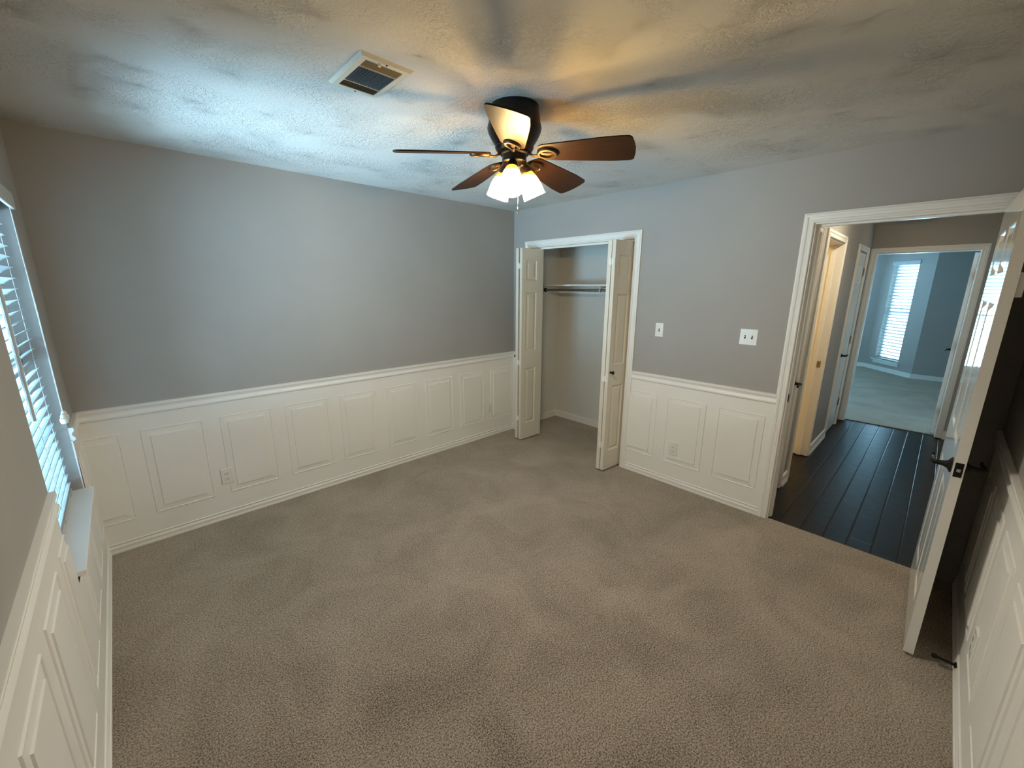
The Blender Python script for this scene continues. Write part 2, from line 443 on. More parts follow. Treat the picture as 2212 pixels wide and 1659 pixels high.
# ------------------------------------------------------------------ wainscot, chair rail, baseboard
TW = .006
WZ0, WZ1 = .195, .765
PRINGS = [(-.001, TW), (.0015, TW+.005), (.006, TW+.005), (.008, TW+.0005), (.0425, TW+.0035), (.0440, TW+.0085), (.048, TW+.009)]
def clip(bm, co, no):
    bmesh.ops.bisect_plane(bm, geom=bm.verts[:]+bm.edges[:]+bm.faces[:], plane_co=co, plane_no=no, clear_outer=True)
def panel(P, u0, u1, parent, z0=WZ0, z1=WZ1, clips=()):
    bm = B(); raised(bm, P, u0, u1, z0, z1, PRINGS)
    for co, no in clips: clip(bm, co, no)
    if len(bm.faces): obj('raised_panel', bm, 'wainscot', parent)
    else: bm.free()
def sheet(P, u0, u1, z0=0, z1=.87):
    bm = B(); p0 = P(u0, 0, z0); p1 = P(u1, TW, z1)
    box(bm, min(p0[0], p1[0]), max(p0[0], p1[0]), min(p0[1], p1[1]), max(p0[1], p1[1]), z0, z1); return bm
wn = S('trim_1', sheet(PN, TW, W-TW), 'wainscot', 'white raised-panel wainscot along the long wall', 'wainscot')
for k in range(-1, 8):
    u0 = .262 + .4125*k
    cl = []
    if k < 0: cl = [((TW, 0, 0), (-1, 0, 0))]
    if u0 + .316 > W - TW: cl = [((W-TW, 0, 0), (1, 0, 0))]
    panel(PN, u0, u0+.316, wn, clips=cl)
we = S('trim_2', sheet(PE, DOOR_Y1+.058, CL_Y0-.058), 'wainscot', 'white wainscot between the closet and the hall doorway', 'wainscot')
for u0 in (1.067, 1.475, 1.885):
    panel(PE, u0, u0+.316, we, clips=[((0, CL_Y0-.058, 0), (0, 1, 0))])
we2 = S('trim_3', sheet(PE, CL_Y1+.057, D-TW), 'wainscot', 'narrow white wainscot strip between closet and room corner', 'wainscot')
bm = sheet(PW, 0, WIN_Y0); box(bm, 0, TW, WIN_Y0, WIN_Y1, 0, WIN_Z0-.02); box(bm, 0, TW, WIN_Y1, D-TW, 0, .87)
ww = S('trim_4', bm, 'wainscot', 'white wainscot under and beside the window', 'wainscot')
for k in range(-5, 5):
    u0 = 1.80 + .41*k
    if u0 < -.3: continue
    lo, hi = u0, u0+.312
    end = ((0, D-TW, 0), (0, 1, 0)); start = ((0, TW, 0), (0, -1, 0))
    if hi <= WIN_Y0: panel(PW, lo, hi, ww, clips=[start])
    elif lo >= WIN_Y1: panel(PW, lo, hi, ww, clips=[end])
    else:
        panel(PW, lo, hi, ww, clips=[((0, 0, WIN_Z0-.03), (0, 0, 1)), ((0, WIN_Y0, 0), (0, -1, 0)), ((0, WIN_Y1, 0), (0, 1, 0))])
        if lo < WIN_Y0: panel(PW, lo, hi, ww, clips=[((0, WIN_Y0, 0), (0, 1, 0))])
        if hi > WIN_Y1: panel(PW, lo, hi, ww, clips=[((0, WIN_Y1, 0), (0, -1, 0)), end])
ws = S('trim_5', sheet(PS, TW, W-TW), 'wainscot', 'white wainscot running behind the open bedroom door', 'wainscot')
for k in range(-6, 3):
    u0 = 2.268 + .41*k
    if u0 < -.3: continue
    panel(PS, u0, u0+.312, ws, clips=[((TW, 0, 0), (-1, 0, 0)), ((W-TW, 0, 0), (1, 0, 0))])
RAIL = [(0, .865), (.010, .865), (.016, .868), (.019, .876), (.018, .884), (.012, .890), (.009, .898), (.010, .906), (.015, .912), (.019, .918), (.020, .924), (.017, .928), (.019, .930), (.019, .935), (.013, .936), (0, .936)]
def rail(name, a, b, n, label):
    bm = B(); sweep_profile(bm, RAIL, a, b, n); return S(name, bm, 'white', label, 'chair rail', smooth=True)
rail('trim_6', (0, D, 0), (W, D, 0), (0, -1, 0), 'white moulded chair rail above the long row of panels')
rail('trim_7', (W, DOOR_Y1+.057, 0), (W, CL_Y0-.057, 0), (-1, 0, 0), 'white chair rail under the two light switches')
rail('trim_8', (W, CL_Y1+.057, 0), (W, D, 0), (-1, 0, 0), 'short white chair rail beside the closet corner')
rail('trim_9', (0, 0, 0), (0, WIN_Y0, 0), (1, 0, 0), 'white chair rail running up to the near side of the window')
rail('trim_10', (0, WIN_Y1, 0), (0, D, 0), (1, 0, 0), 'short white chair rail between window and room corner')
rail('trim_11', (0, 0, 0), (W, 0, 0), (0, 1, 0), 'white chair rail behind the open bedroom door')
BASE = [(0, 0), (.016, 0), (.016, .012), (.0125, .014), (.0125, .030), (.0145, .036), (.009, .044), (.007, .050), (.012, .056), (.012, .061), (.008, .064), (0, .064)]
def base(name, a, b, n, label, prof=BASE):
    bm = B(); sweep_profile(bm, prof, a, b, n); return S(name, bm, 'white', label, 'baseboard', smooth=True)
base('baseboard_north', (0, D, 0), (W, D, 0), (0, -1, 0), 'white baseboard along the long panelled wall')
base('baseboard_east', (W, DOOR_Y1+.057, 0), (W, CL_Y0-.057, 0), (-1, 0, 0), 'white baseboard between closet and hall doorway')
base('baseboard_east_corner', (W, CL_Y1+.057, 0), (W, D, 0), (-1, 0, 0), 'short white baseboard behind the folded left closet door')
base('baseboard_west', (0, 0, 0), (0, D, 0), (1, 0, 0), 'white baseboard below the window wall')
base('baseboard_south', (0, 0, 0), (W, 0, 0), (0, 1, 0), 'white baseboard running behind the open bedroom door')

# ------------------------------------------------------------------ door and closet casings, jambs
S('trim_12', casing_bm(PE, DOOR_Y0-.006, DOOR_Y1+.008, DOOR_Z+.005), 'white', 'white moulded casing framing the hall doorway', 'door casing')
def jamb(bm, xa, xb, y0, y1, z, t=.02):
    box(bm, xa, xb, y0-t, y0, 0, z+t); box(bm, xa, xb, y1, y1+t, 0, z+t); box(bm, xa, xb, y0, y1, z, z+t)
bm = B(); jamb(bm, W-.001, W+.116, DOOR_Y0, DOOR_Y1, DOOR_Z-.004)
box(bm, W+.045, W+.085, DOOR_Y1-.011, DOOR_Y1, 0, DOOR_Z-.015); box(bm, W+.045, W+.085, DOOR_Y0, DOOR_Y0+.011, 0, DOOR_Z-.015); box(bm, W+.045, W+.085, DOOR_Y0, DOOR_Y1, DOOR_Z-.015, DOOR_Z-.004)
dj = S('trim_13', bm, 'white', 'white jamb lining the hall doorway with its stop strip', 'door jamb')
# dark strike plate of the bedroom door on the left jamb
bm = B(); lathe(bm, [(.001, 0), (.016, 0), (.016, .003), (.001, .003)], 20, Matrix.Translation((W+.020, DOOR_Y1-.0002, .915)) @ Matrix.Diagonal((.75, 1, 1.9, 1)) @ Matrix.Rotation(PI/2, 4, 'X'))
obj('strike_plate', bm, 'black', dj)
PH = lambda u, d, z: (W+.115+d, u, z)
S('trim_14', casing_bm(PH, DOOR_Y0-.006, DOOR_Y1+.006, DOOR_Z+.005), 'white', 'white casing on the hall side of the bedroom doorway', 'door casing')
S('trim_15', casing_bm(PE, CL_Y0, CL_Y1, CL_Z+.008), 'white', 'white moulded casing framing the closet opening', 'closet casing')
bm = B(); jamb(bm, W-.001, W+.116, CL_Y0+.012, CL_Y1-.006, CL_Z)
cj = S('trim_16', bm, 'white', 'white jamb lining the closet opening', 'closet jamb')
bm = bx(W+.045, W+.075, CL_Y0+.02, CL_Y1-.02, CL_Z-.018, CL_Z)
props(obj('closet_door_track', bm, 'white'), 'white overhead track for the folding closet doors', 'door track')

# ------------------------------------------------------------------ closet interior
S('wall_closet_back', bx(4.28, 4.40, 1.7, D, 0, H), 'closet', 'back wall of the open closet behind the rod', 'wall')
S('wall_closet_right', bx(W+.115, 4.28, 1.78, 1.9, 0, H), 'closet', 'right end wall inside the closet', 'wall')
S('wall_closet_left', bx(W+.115, 4.28, D-.012, D, 0, H), 'closet', 'left end wall inside the closet', 'wall')
S('baseboard_closet_back', bx(4.268, 4.28, 1.9, D-.012, 0, .075), 'white', 'plain white baseboard along the closet back wall', 'baseboard')
S('baseboard_closet_left', bx(W+.115, 4.268, D-.024, D-.012, 0, .075), 'white', 'plain white baseboard at the closet left end', 'baseboard')
sh = empty('closet_shelf', (4.12, 2.78, 1.66), 'white shelf board high across the closet back wall', 'shelf')
obj('board', bx(3.97, 4.28, 1.9, D-.012, 1.666, 1.685), 'white', sh)
obj('back_cleat', bx(4.262, 4.28, 1.9, D-.012, 1.585, 1.666), 'white', sh)
obj('side_cleat', bx(3.97, 4.262, D-.030, D-.012, 1.585, 1.666), 'white', sh)
rd = empty('closet_rod', (4.0, 2.78, 1.62), 'grey metal hanging rod under the closet shelf', 'rod')
bm = B(); tube(bm, [(4.00, 1.9, 1.622), (4.00, D-.030, 1.622)], .0145, 14); obj('rod_tube', bm, 'steel', rd, smooth=True)
bm = B(); lathe(bm, [(.004, 0), (.024, 0), (.024, .014), (.015, .016), (.015, .004)], 20, axis_mtx((4.0, D-.030, 1.622), (0, -1, 0))); obj('end_socket', bm, 'black', rd, smooth=True)
bm = B(); tube(bm, [(4.28-.02, 2.86, 1.60), (4.14, 2.86, 1.612), (4.03, 2.86, 1.640), (4.0, 2.86, 1.642), (3.978, 2.86, 1.625), (3.985, 2.86, 1.604), (4.0, 2.86, 1.600)], .005, 8)
box(bm, 3.985, 4.25, 2.855, 2.865, 1.650, 1.664); obj('support_hook', bm, 'plastic', rd)

# ------------------------------------------------------------------ folding closet doors
BZ0, BZ1 = .014, 2.032
def bif_panels(m0, m1, w): return [(m0, w-m1, .19, .81), (m0, w-m1, .99, 1.602), (m0, w-m1, 1.715, 1.92)]
def bifold(label, ya_pivot, ya_fold, yb_fold, yb_track, knob_side):
    root = empty('bifold_door', (3.43, (ya_pivot+yb_track)/2, 0), label, 'closet door', 'folding closet doors')
    lw, t, xf0 = .300, .034, 3.284
    for nm, yf, yt, m0, m1 in (('pivot_leaf', ya_fold, ya_pivot, .056, .085), ('guide_leaf', yb_fold, yb_track, .056, .092)):
        ang = math.atan2(yt-yf, lw)
        m = place((xf0, yf, 0), ang)
        lf = obj(nm, xf(leaf_bm(lw, BZ1, t, bif_panels(m0, m1, lw), BZ0), m), 'cream', root)
        bm = B(); tube(bm, [m @ Vector((lw-.02, 0, BZ1-.01)), m @ Vector((lw-.02, 0, BZ1+.012))], .005, 8); obj('top_pin', bm, 'steel', lf)
        if nm == 'pivot_leaf':
            bm = B(); s = knob_side
            lathe(bm, [(.001, 0), (.011, 0), (.011, .003), (.006, .006), (.006, .014), (.013, .018), (.0165, .025), (.014, .031), (.001, .033)], 24, m @ axis_mtx((.030, s*t/2, .930), (0, s, 0)))
            obj('knob', bm, 'black', lf, smooth=True)
    for z in (.255, .87, 1.86):
        bm = B(); ym = (ya_fold+yb_fold)/2
        tube(bm, [(xf0-.004, ym, z-.03), (xf0-.004, ym, z+.03)], .005, 10)
        box(bm, xf0-.003, xf0+.002, ym-.021, ym+.021, z-.024, z+.024)
        obj('hinge', bm, 'white', root)
    return root
bifold('left folding closet door seen nearest the room corner', 3.417, 3.385, 3.331, 3.316, 1)
bifold('right folding closet door with a black knob facing the room', 2.232, 2.258, 2.298, 2.330, -1)

# ------------------------------------------------------------------ lever handles
def lever(parent, m, flip=1, name='lever_handle'):
    """m takes local (x along door toward the hinge, y out of the face, z up) to world"""
    bm = B()
    lathe(bm, [(.001, 0), (.033, 0), (.033, .004), (.027, .008), (.018, .013), (.012, .024), (.0105, .044), (.001, .046)], 28, axis_mtx((0, 0, 0), (0, 1, 0)))
    pts = [(0, .040, 0), (0, .050, 0), (flip*.010, .056, .001), (flip*.030, .057, .004), (flip*.055, .055, .004), (flip*.080, .055, -.002), (flip*.100, .056, -.008), (flip*.112, .056, -.004), (flip*.113, .056, .004), (flip*.106, .056, .005)]
    tube(bm, pts, [.010, .0105, .010, .0085, .0075, .007, .0062, .0055, .005, .0045], 12)
    bm.transform(m); return obj(name, bm, 'black', parent, smooth=True)

# ------------------------------------------------------------------ bedroom door, open against the wall
SIX = lambda w: [(a, b, z0, z1) for a, b in ((.115, w/2-.048), (w/2+.048, w-.115)) for z0, z1 in ((.21, .80), (.985, 1.60), (1.715, 1.905))]
bd = empty('door_1', (3.49, .1625, 0), 'glossy white six-panel bedroom door standing open at the right', 'door', kind='structure')
dm = place((3.495, .1745, 0), math.atan2(-.0140, -.815))       # local x runs from hinge to free edge
obj('door_leaf', xf(leaf_bm(.815, 2.030, .035, SIX(.815), .014), dm), 'door_white', bd)
hx = .815-.063
fl = Matrix(((1, 0, 0, 0), (0, -1, 0, 0), (0, 0, 1, 0), (0, 0, 0, 1)))
lever(bd, dm @ Matrix.Translation((hx, -.0175, .925)) @ fl, -1)    # toward the room
lever(bd, dm @ Matrix.Translation((hx, .0175, .925)), -1)          # toward the wall
bm = B(); box(bm, .8145, .8165, -.0125, .0125, .895, .957); obj('latch_plate', xf(bm, dm), 'black', bd, bevel=.0012)
bm = B(); box(bm, .816, .8225, -.006, .006, .919, .933); obj('latch_bolt', xf(bm, dm), 'steel', bd, bevel=.001)
bm = B(); box(bm, .748, .802, .0175, .0370, 1.622, 1.712); pk = obj('hook_plate', xf(bm, dm), 'white', bd, bevel=.002)
bm = B(); tube(bm, [dm @ Vector(q) for q in ((.767, .036, 1.690), (.767, .056, 1.686), (.767, .068, 1.672), (.767, .066, 1.655), (.767, .056, 1.648))], .006, 10); obj('hook', bm, 'black', pk, smooth=True)
for z in (.25, 1.03, 1.80):
    bm = B(); tube(bm, [dm @ Vector((-.004, .0205, z-.045)), dm @ Vector((-.004, .0205, z+.045))], .006, 10); obj('hinge', bm, 'brass', bd, smooth=True)
ds = empty('door_stop', (2.70, .016, .045), 'black door stop low on the baseboard behind the open door', 'door stop')
bm = B(); lathe(bm, [(.001, 0), (.013, 0), (.013, .004), (.006, .007), (.005, .060), (.001, .060)], 16, axis_mtx((2.70, .013, .045), (0, 1, 0))); obj('stop_rod', bm, 'black', ds, smooth=True)
bm = B(); lathe(bm, [(.001, .058), (.009, .058), (.010, .064), (.009, .076), (.001, .078)], 16, axis_mtx((2.70, .013, .045), (0, 1, 0))); obj('rubber_tip', bm, 'rubber', ds, smooth=True)

# ------------------------------------------------------------------ switches and outlets
def plate_bm(P, u, z, w, h, t=.006):
    bm = B(); raised(bm, P, u-w/2, u+w/2, z-h/2, z+h/2, [(0, 0), (0, .002), (.004, t), (.006, t)]); return bm
def switch(P, u, z, n, label, d0=0):
    Q = lambda a, b, c: P(a, b+d0, c)
    w = .070 if n == 1 else .116
    c = Q(u, 0, z)
    r = empty('light_switch', c, label, 'light switch')
    obj('wall_plate', plate_bm(Q, u, z, w, .114), 'plastic', r)
    for k in range(n):
        uu = u + (k-(n-1)/2)*.046
        bm = B(); p0 = Q(uu-.0055, .004, z-.012); p1 = Q(uu+.0055, .0066, z+.012)
        box(bm, *sum(([min(a, b), max(a, b)] for a, b in zip(p0, p1)), [])); obj('toggle_slot', bm, 'slot', r)
        bm = B(); tube(bm, [Q(uu, .004, z), Q(uu, .016, z+.007)], [.0042, .0032], 8); obj('toggle', bm, 'plastic', r)
        for dz in (-.030, .030):
            bm = B(); q = Vector(Q(uu, .0055, z+dz)); nn = Vector(Q(uu, 1, z)) - Vector(Q(uu, 0, z)); lathe(bm, [(.0005, 0), (.0032, 0), (.0025, .0014), (.0005, .0016)], 12, axis_mtx(q, nn)); obj('screw', bm, 'plastic', r)
    return r
switch(PE, 1.923, 1.312, 1, 'single white toggle switch between the closet and hall doorway', 0)
switch(PE, 1.248, 1.312, 2, 'double white toggle switch nearest the hall doorway', 0)
def outlet(P, u, z, label, d0=TW, group='duplex outlets low on the wainscot'):
    Q = lambda a, b, c: P(a, b+d0, c)
    r = empty('wall_outlet', Q(u, 0, z), label, 'outlet', group)
    obj('cover_plate', plate_bm(Q, u, z, .072, .116), 'plastic', r)
    nn = Vector(Q(u, 1, z)) - Vector(Q(u, 0, z))
    for dz in (-.0195, .0195):
        bm = B(); raised(bm, Q, u-.0165, u+.0165, z+dz-.0135, z+dz+.0135, [(0, .005), (.001, .0085), (.003, .0088)])
        f = obj('receptacle', bm, 'plastic', r)
        bm = B()
        for du, hh in ((-.0062, .0042), (.0062, .0034)):
            p0 = Q(u+du-.0013, .0082, z+dz+.002-hh); p1 = Q(u+du+.0013, .0093, z+dz+.002+hh)
            box(bm, *sum(([min(a, b), max(a, b)] for a, b in zip(p0, p1)), []))
        lathe(bm, [(.0004, 0), (.0024, 0), (.0024, .0011), (.0004, .0011)], 10, axis_mtx(Q(u, .0082, z+dz-.0075), nn))
        obj('slots', bm, 'slot', f)
    bm = B(); lathe(bm, [(.0005, 0), (.003, 0), (.0025, .0014), (.0005, .0016)], 12, axis_mtx(Q(u, .0055, z), nn)); obj('screw', bm, 'steel', r)
    return r
outlet(PE, 1.700, .330, 'white outlet on the wainscot between closet and hall doorway', TW+.009)
outlet(PN, .664, .325, 'white outlet on the long wall near the window corner', TW+.003)
outlet(PN, 3.130, .327, 'small white outlet on the long wall beside the closet corner', TW+.003)
outlet(PS, 2.445, .335, 'white outlet on the panelled wall by the open door', TW+.009)

# ------------------------------------------------------------------ ceiling vent
cv = empty('ceiling_vent', (1.124, 1.996, H), 'cream rectangular air vent on the ceiling left of the fan', 'vent')
X0, X1, Y0, Y1 = 1.022, 1.226, 1.843, 2.149
PC = lambda u, d, z: (u, z, H-d)             # u along x, z along y, d down from the ceiling
bm = B()
rings = [(0, 0), (.010, .010), (.030, .010), (.030, .002)]
prev = None
for ins, d in rings:
    iy = ins if ins < .02 else ins
    r_ = [bm.verts.new(PC(u, d, v)) for u, v in ((X0+ins, Y0+iy), (X1-ins, Y0+iy), (X1-ins, Y1-iy), (X0+ins, Y1-iy))]
    if prev: ring_faces(bm, prev, r_)
    prev = r_
for yy in (Y0+.083, Y1-.083): box(bm, X0+.029, X1-.029, yy-.004, yy+.004, H-.0105, H-.003)
obj('vent_frame', bm, 'ivory', cv)
obj('duct_shade_sheet', bx(X0+.029, X1-.029, Y0+.029, Y1-.029, H-.0018, H-.0005), 'duct_shade', cv)  # flat black sheet painting the shade inside the duct
def louvre(p0, p1, axis, tilt, parent, mat='ivory'):
    bm = B(); c = (Vector(p0)+Vector(p1))/2; L = (Vector(p1)-Vector(p0)).length
    if axis == 'y': box(bm, -.0006, .0006, -L/2, L/2, -.006, .006, Matrix.Translation(c) @ Matrix.Rotation(tilt, 4, 'Y'))
    else: box(bm, -L/2, L/2, -.0006, .0006, -.006, .006, Matrix.Translation(c) @ Matrix.Rotation(tilt, 4, 'X'))
    obj('louvre', bm, mat, parent)
for k in range(13):
    x = X0+.036+k*(X1-X0-.072)/12
    louvre((x, Y0+.088, H-.007), (x, Y1-.088, H-.007), 'y', math.radians(-12), cv, 'vent_dark')
for k in range(5):
    y = Y0+.036+k*.0105
    louvre((X0+.030, y, H-.007), (X1-.030, y, H-.007), 'x', math.radians(38), cv, 'vent_ivory_shade')
    y = Y1-.036-k*.0105
    louvre((X0+.030, y, H-.007), (X1-.030, y, H-.007), 'x', math.radians(-38), cv, 'vent_ivory_shade')
for yy in (Y0+.016, Y1-.016):
    bm = B(); lathe(bm, [(.0005, 0), (.0042, 0), (.003, .002), (.0005, .0024)], 12, axis_mtx(((X0+X1)/2, yy, H-.0098), (0, 0, -1))); obj('screw', bm, 'black', cv)
bm = B(); tube(bm, [(1.098, Y0+.022, H-.009), (1.098, Y0+.020, H-.020)], [.004, .006], 10); obj('damper_lever', bm, 'ivory', cv)

# ------------------------------------------------------------------ ceiling fan
FX, FY = 1.716, 1.804
fan = empty('ceiling_fan', (FX, FY, 2.2), 'dark bronze hugger ceiling fan with five walnut blades and three lit lamps', 'ceiling fan')
AX = Matrix.Translation((FX, FY, 0))
bm = B(); lathe(bm, [(.020, 2.4395), (.109, 2.4395), (.110, 2.412), (.114, 2.405), (.117, 2.376), (.1225, 2.358), (.1235, 2.350), (.119, 2.333), (.110, 2.315), (.100, 2.299), (.090, 2.284), (.087, 2.277), (.089, 2.272), (.086, 2.266), (.080, 2.257), (.030, 2.255)], 64, AX)
obj('motor_housing', bm, 'bronze', fan, smooth=True)
bm = B(); lathe(bm, [(.030, 2.262), (.068, 2.260), (.069, 2.247), (.064, 2.242), (.056, 2.240), (.056, 2.214), (.050, 2.210), (.020, 2.209)], 48, AX)
obj('switch_housing', bm, 'bronze', fan, smooth=True)
TILT = Matrix.Translation((FX, FY, 2.25)) @ Matrix.Rotation(math.radians(2.0), 4, Vector((-math.sin(math.radians(46.3)), math.cos(math.radians(46.3)), 0))) @ Matrix.Translation((-FX, -FY, -2.25))
def blade(az):
    base_m = TILT @ Matrix.Translation((FX, FY, 2.249)) @ Matrix.Rotation(az, 4, 'Z') @ Matrix.Rotation(math.radians(4.0), 4, 'Y')
    pm = base_m @ Matrix.Rotation(math.radians(-15), 4, 'X')
    n = 26; r0, r1 = .112, .543
    outl = []
    def half(t):                              # half width along the blade
        w = .050 + .031*min(1, t*1.25)**.9
        if t < .08: w *= math.sqrt(max(0, 1-((.08-t)/.08)**2))*.9+.10
        return w
    for i in range(n+1):
        t = i/n; outl.append((r0+(r1-.03-r0)*t, half(t)))
    L = [(x, w) for x, w in outl]
    wt = outl[-1][1]; tip = []
    for k in range(1, 7):                     # rounded tip corners, slightly bowed end
        a = k/6*PI/2; tip.append((r1-.03 + .022*math.sin(a), wt-.022+.022*math.cos(a)))
    L += tip; ends = [(r1-.003, wt*.45), (r1, 0)]
    side = L + ends
    poly = side + [(x, -w) for x, w in reversed(side[:-1])]
    bm = B(); th = .0028
    top = [bm.verts.new((x, y, th)) for x, y in poly]; bot = [bm.verts.new((x, y, -th)) for x, y in poly]
    bm.faces.new(top); bm.faces.new(bot[::-1])
    k = len(poly)
    for i in range(k): bm.faces.new((top[i], bot[i], bot[(i+1) % k], top[(i+1) % k]))
    uv = bm.loops.layers.uv.new('UVMap')
    for f in bm.faces:
        for l in f.loops: l[uv].uv = (l.vert.co.x, l.vert.co.y)
    bm.transform(pm); bl = obj('blade', bm, 'walnut', fan)
    # bracket: oval ring under the blade root with an arm to the motor
    bm = B(); seg = 36; prof = [(-.009, 0), (-.009, -.004), (-.005, -.011), (.004, -.011), (.009, -.005), (.009, 0)]
    rings = []
    for i in range(seg):
        a = 2*PI*i/seg; c, s = math.cos(a), math.sin(a)
        rings.append([bm.verts.new((.160 + (.040+d)*c, (.030+d)*s, -.003+z)) for d, z in prof])
    for i in range(seg):
        a, b = rings[i], rings[(i+1) % seg]
        for j in range(len(prof)): bm.faces.new((a[j], a[(j+1) % len(prof)], b[(j+1) % len(prof)], b[j]))
    tube(bm, [(.205, 0, -.006), (.160, .004, -.008), (.125, 0, -.006)], [.007, .012, .007], 8, .4)
    bm.transform(pm)
    bm2 = B(); tube(bm2, [base_m @ Vector(q) for q in ((.060, 0, .006), (.075, 0, -.004), (.092, 0, -.013), (.112, 0, -.013), (.125, 0, -.010))], [.008, .008, .0075, .008, .010], 10, .7)
    me = bpy.data.meshes.new('tmp'); bm2.to_mesh(me); bm2.free(); bm.from_mesh(me); bpy.data.meshes.remove(me)
    obj('blade_bracket', bm, 'bronze_hi', bl, smooth=True)
for k in range(5): blade(math.radians(-64.6 + 72*k))
def lamp(az):
    rm = Matrix.Translation((FX, FY, 0)) @ Matrix.Rotation(az, 4, 'Z')
    d = Vector((math.sin(math.radians(24)), 0, -math.cos(math.radians(24))))
    o = Vector((.052, 0, 2.192))
    bm = B(); tube(bm, [(.030, 0, 2.212), (.040, 0, 2.210), (.050, 0, 2.200)], [.014, .015, .017], 14)
    lathe(bm, [(.006, -.010), (.018, -.010), (.024, -.002), (.0255, .010), (.027, .012), (.027, .020), (.024, .022), (.020, .022), (.020, .004), (.006, .004)], 28, axis_mtx(o, d))
    bm.transform(rm); sk = obj('lamp_socket', bm, 'bronze', fan, smooth=True)
    bm = B(); pr = [(.023, .016), (.030, .026), (.038, .044), (.044, .064), (.048, .086), (.0505, .108), (.0525, .128), (.0545, .130), (.0525, .1325)]
    lathe(bm, pr, 40, axis_mtx(o, d), close_ends=False); bm.transform(rm)
    obj('lamp_shade', bm, 'amber', sk, smooth=True, label='amber glass bell shade')
    bm = B(); lathe(bm, [(.002, .030), (.011, .032), (.014, .045), (.021, .060), (.0265, .076), (.027, .088), (.022, .101), (.012, .109), (.002, .111)], 20, axis_mtx(o, d)); bm.transform(rm)
    obj('light_bulb', bm, 'bulb', sk, smooth=True)
for az in (226.3-9, 226.3+111, 226.3-129): lamp(math.radians(az if False else az))
cd = Vector((math.cos(math.radians(46.3-90)), math.sin(math.radians(46.3-90)), 0))
px_ = Vector((FX, FY, 0)) + cd*.017
bm = B()
tube(bm, [px_+Vector((0, 0, 2.212)), px_+Vector((0, 0, 2.035))], .0011, 6)
for k in range(34):
    lathe(bm, [(.0004, -.0016), (.0017, 0), (.0004, .0016)], 6, Matrix.Translation(px_+Vector((0, 0, 2.208-k*.005))))
pc = obj('pull_chain', bm, 'chain', fan)
bm = B(); lathe(bm, [(.0008, 2.036), (.003, 2.034), (.0028, 2.022), (.0015, 2.018), (.0034, 2.014), (.0036, 2.004), (.0024, 1.996), (.0018, 1.989), (.0006, 1.988)], 12, Matrix.Translation(px_)); obj('chain_pull', bm, 'chain', pc, smooth=True)

# ------------------------------------------------------------------ window and blind on the left wall
wn1 = empty('window_1', (-.08, 2.845, .585), 'window in the left wall behind the white blind', 'window', kind='structure')
bm = B()
for a in ((WIN_Y0, WIN_Y0+.04, WIN_Z0, WIN_Z1), (WIN_Y1-.04, WIN_Y1, WIN_Z0, WIN_Z1), (WIN_Y0, WIN_Y1, WIN_Z0, WIN_Z0+.045), (WIN_Y0, WIN_Y1, WIN_Z1-.04, WIN_Z1), (WIN_Y0, WIN_Y1, 1.29, 1.335)):
    box(bm, -.119, -.088, *a)
obj('window_frame', bm, 'white', wn1)
bm = B()
for y in (WIN_Y0+.313, WIN_Y0+.607): box(bm, -.112, -.100, y-.008, y+.008, WIN_Z0+.04, WIN_Z1-.03)
for z in (.96, 1.66): box(bm, -.112, -.100, WIN_Y0+.03, WIN_Y1-.03, z-.008, z+.008)
obj('muntins', bm, 'white', wn1)
obj('glass_pane', bx(-.107, -.104, WIN_Y0+.03, WIN_Y1-.03, WIN_Z0+.03, WIN_Z1-.03), 'glass', wn1)
obj('window_sill', bx(-.089, .041, WIN_Y0+.001, WIN_Y1-.001, WIN_Z0-.004, .602), 'white', wn1, bevel=.003)
portal((-.125, 2.845, 1.31), (0, -PI/2, 0), 1.45, .93)

def blind(name, label, mtx, w, z0, z1, pitch, depth, tilt, valance=True, cords=True, group=None, voff=0):
    """local frame: x out into the room, y across (centre 0), z up"""
    r = empty(name, tuple(mtx @ Vector((0, 0, z0))), label, 'blind')
    T = lambda bm: xf(bm, mtx)
    bm = B(); box(bm, -.050, .0, -w/2, w/2, z1-.05, z1); obj('headrail', T(bm), 'blind', r)
    if valance:
        bm = B(); box(bm, .0005+voff, .014+voff, -w/2-.03, w/2+.03, z1-.040, z1+.030); obj('valance', T(bm), 'blind', r, bevel=.003)
    bm = B(); z = z1-.075; n = 0
    zs = []
    while z > z0+.035:
        zs.append(z); n += 1
        c, s = math.cos(tilt), math.sin(tilt); segs = 5; rows = []
        for k in range(segs+1):
            q = (k/segs-.5)*depth; crown = .0035*(1-(2*q/depth)**2)
            x_, z_ = q*c - crown*s, q*s + crown*c
            rows.append([(x_-.025, z_+z)])
        for th in (0,):
            top = [[bm.verts.new((x, y, zz)) for y in (-w/2+.006, w/2-.006)] for (x, zz), in rows]
            bot = [[bm.verts.new((x + .0026*s, y, zz - .0026*c)) for y in (-w/2+.006, w/2-.006)] for (x, zz), in rows]
            for a, b in zip(top, top[1:]): bm.faces.new((a[0], a[1], b[1], b[0]))
            for a, b in zip(bot, bot[1:]): bm.faces.new((a[0], b[0], b[1], a[1]))
            for a, b in ((top[0], bot[0]), (top[-1], bot[-1])): bm.faces.new((a[0], a[1], b[1], b[0]))
            for e in (0, 1): bm.faces.new([t[e] for t in top] + [t[e] for t in reversed(bot)])
        z -= pitch
    obj('slats', T(bm), 'blind', r)
    bm = B(); box(bm, -.045, -.005, -w/2+.004, w/2-.004, z0, z0+.018); obj('bottom_rail', T(bm), 'blind', r, bevel=.003)
    if cords:
        ex = depth/2*math.cos(tilt)+.001
        for y in (-w/2+.13, 0, w/2-.13):
            bm = B()
            for sx in (-1, 1): tube(bm, [(-.025+sx*ex, y, z0+.01), (-.025+sx*ex, y, z1-.04)], .0011, 5)
            obj('ladder_cord', T(bm), 'blind', r)
    return r
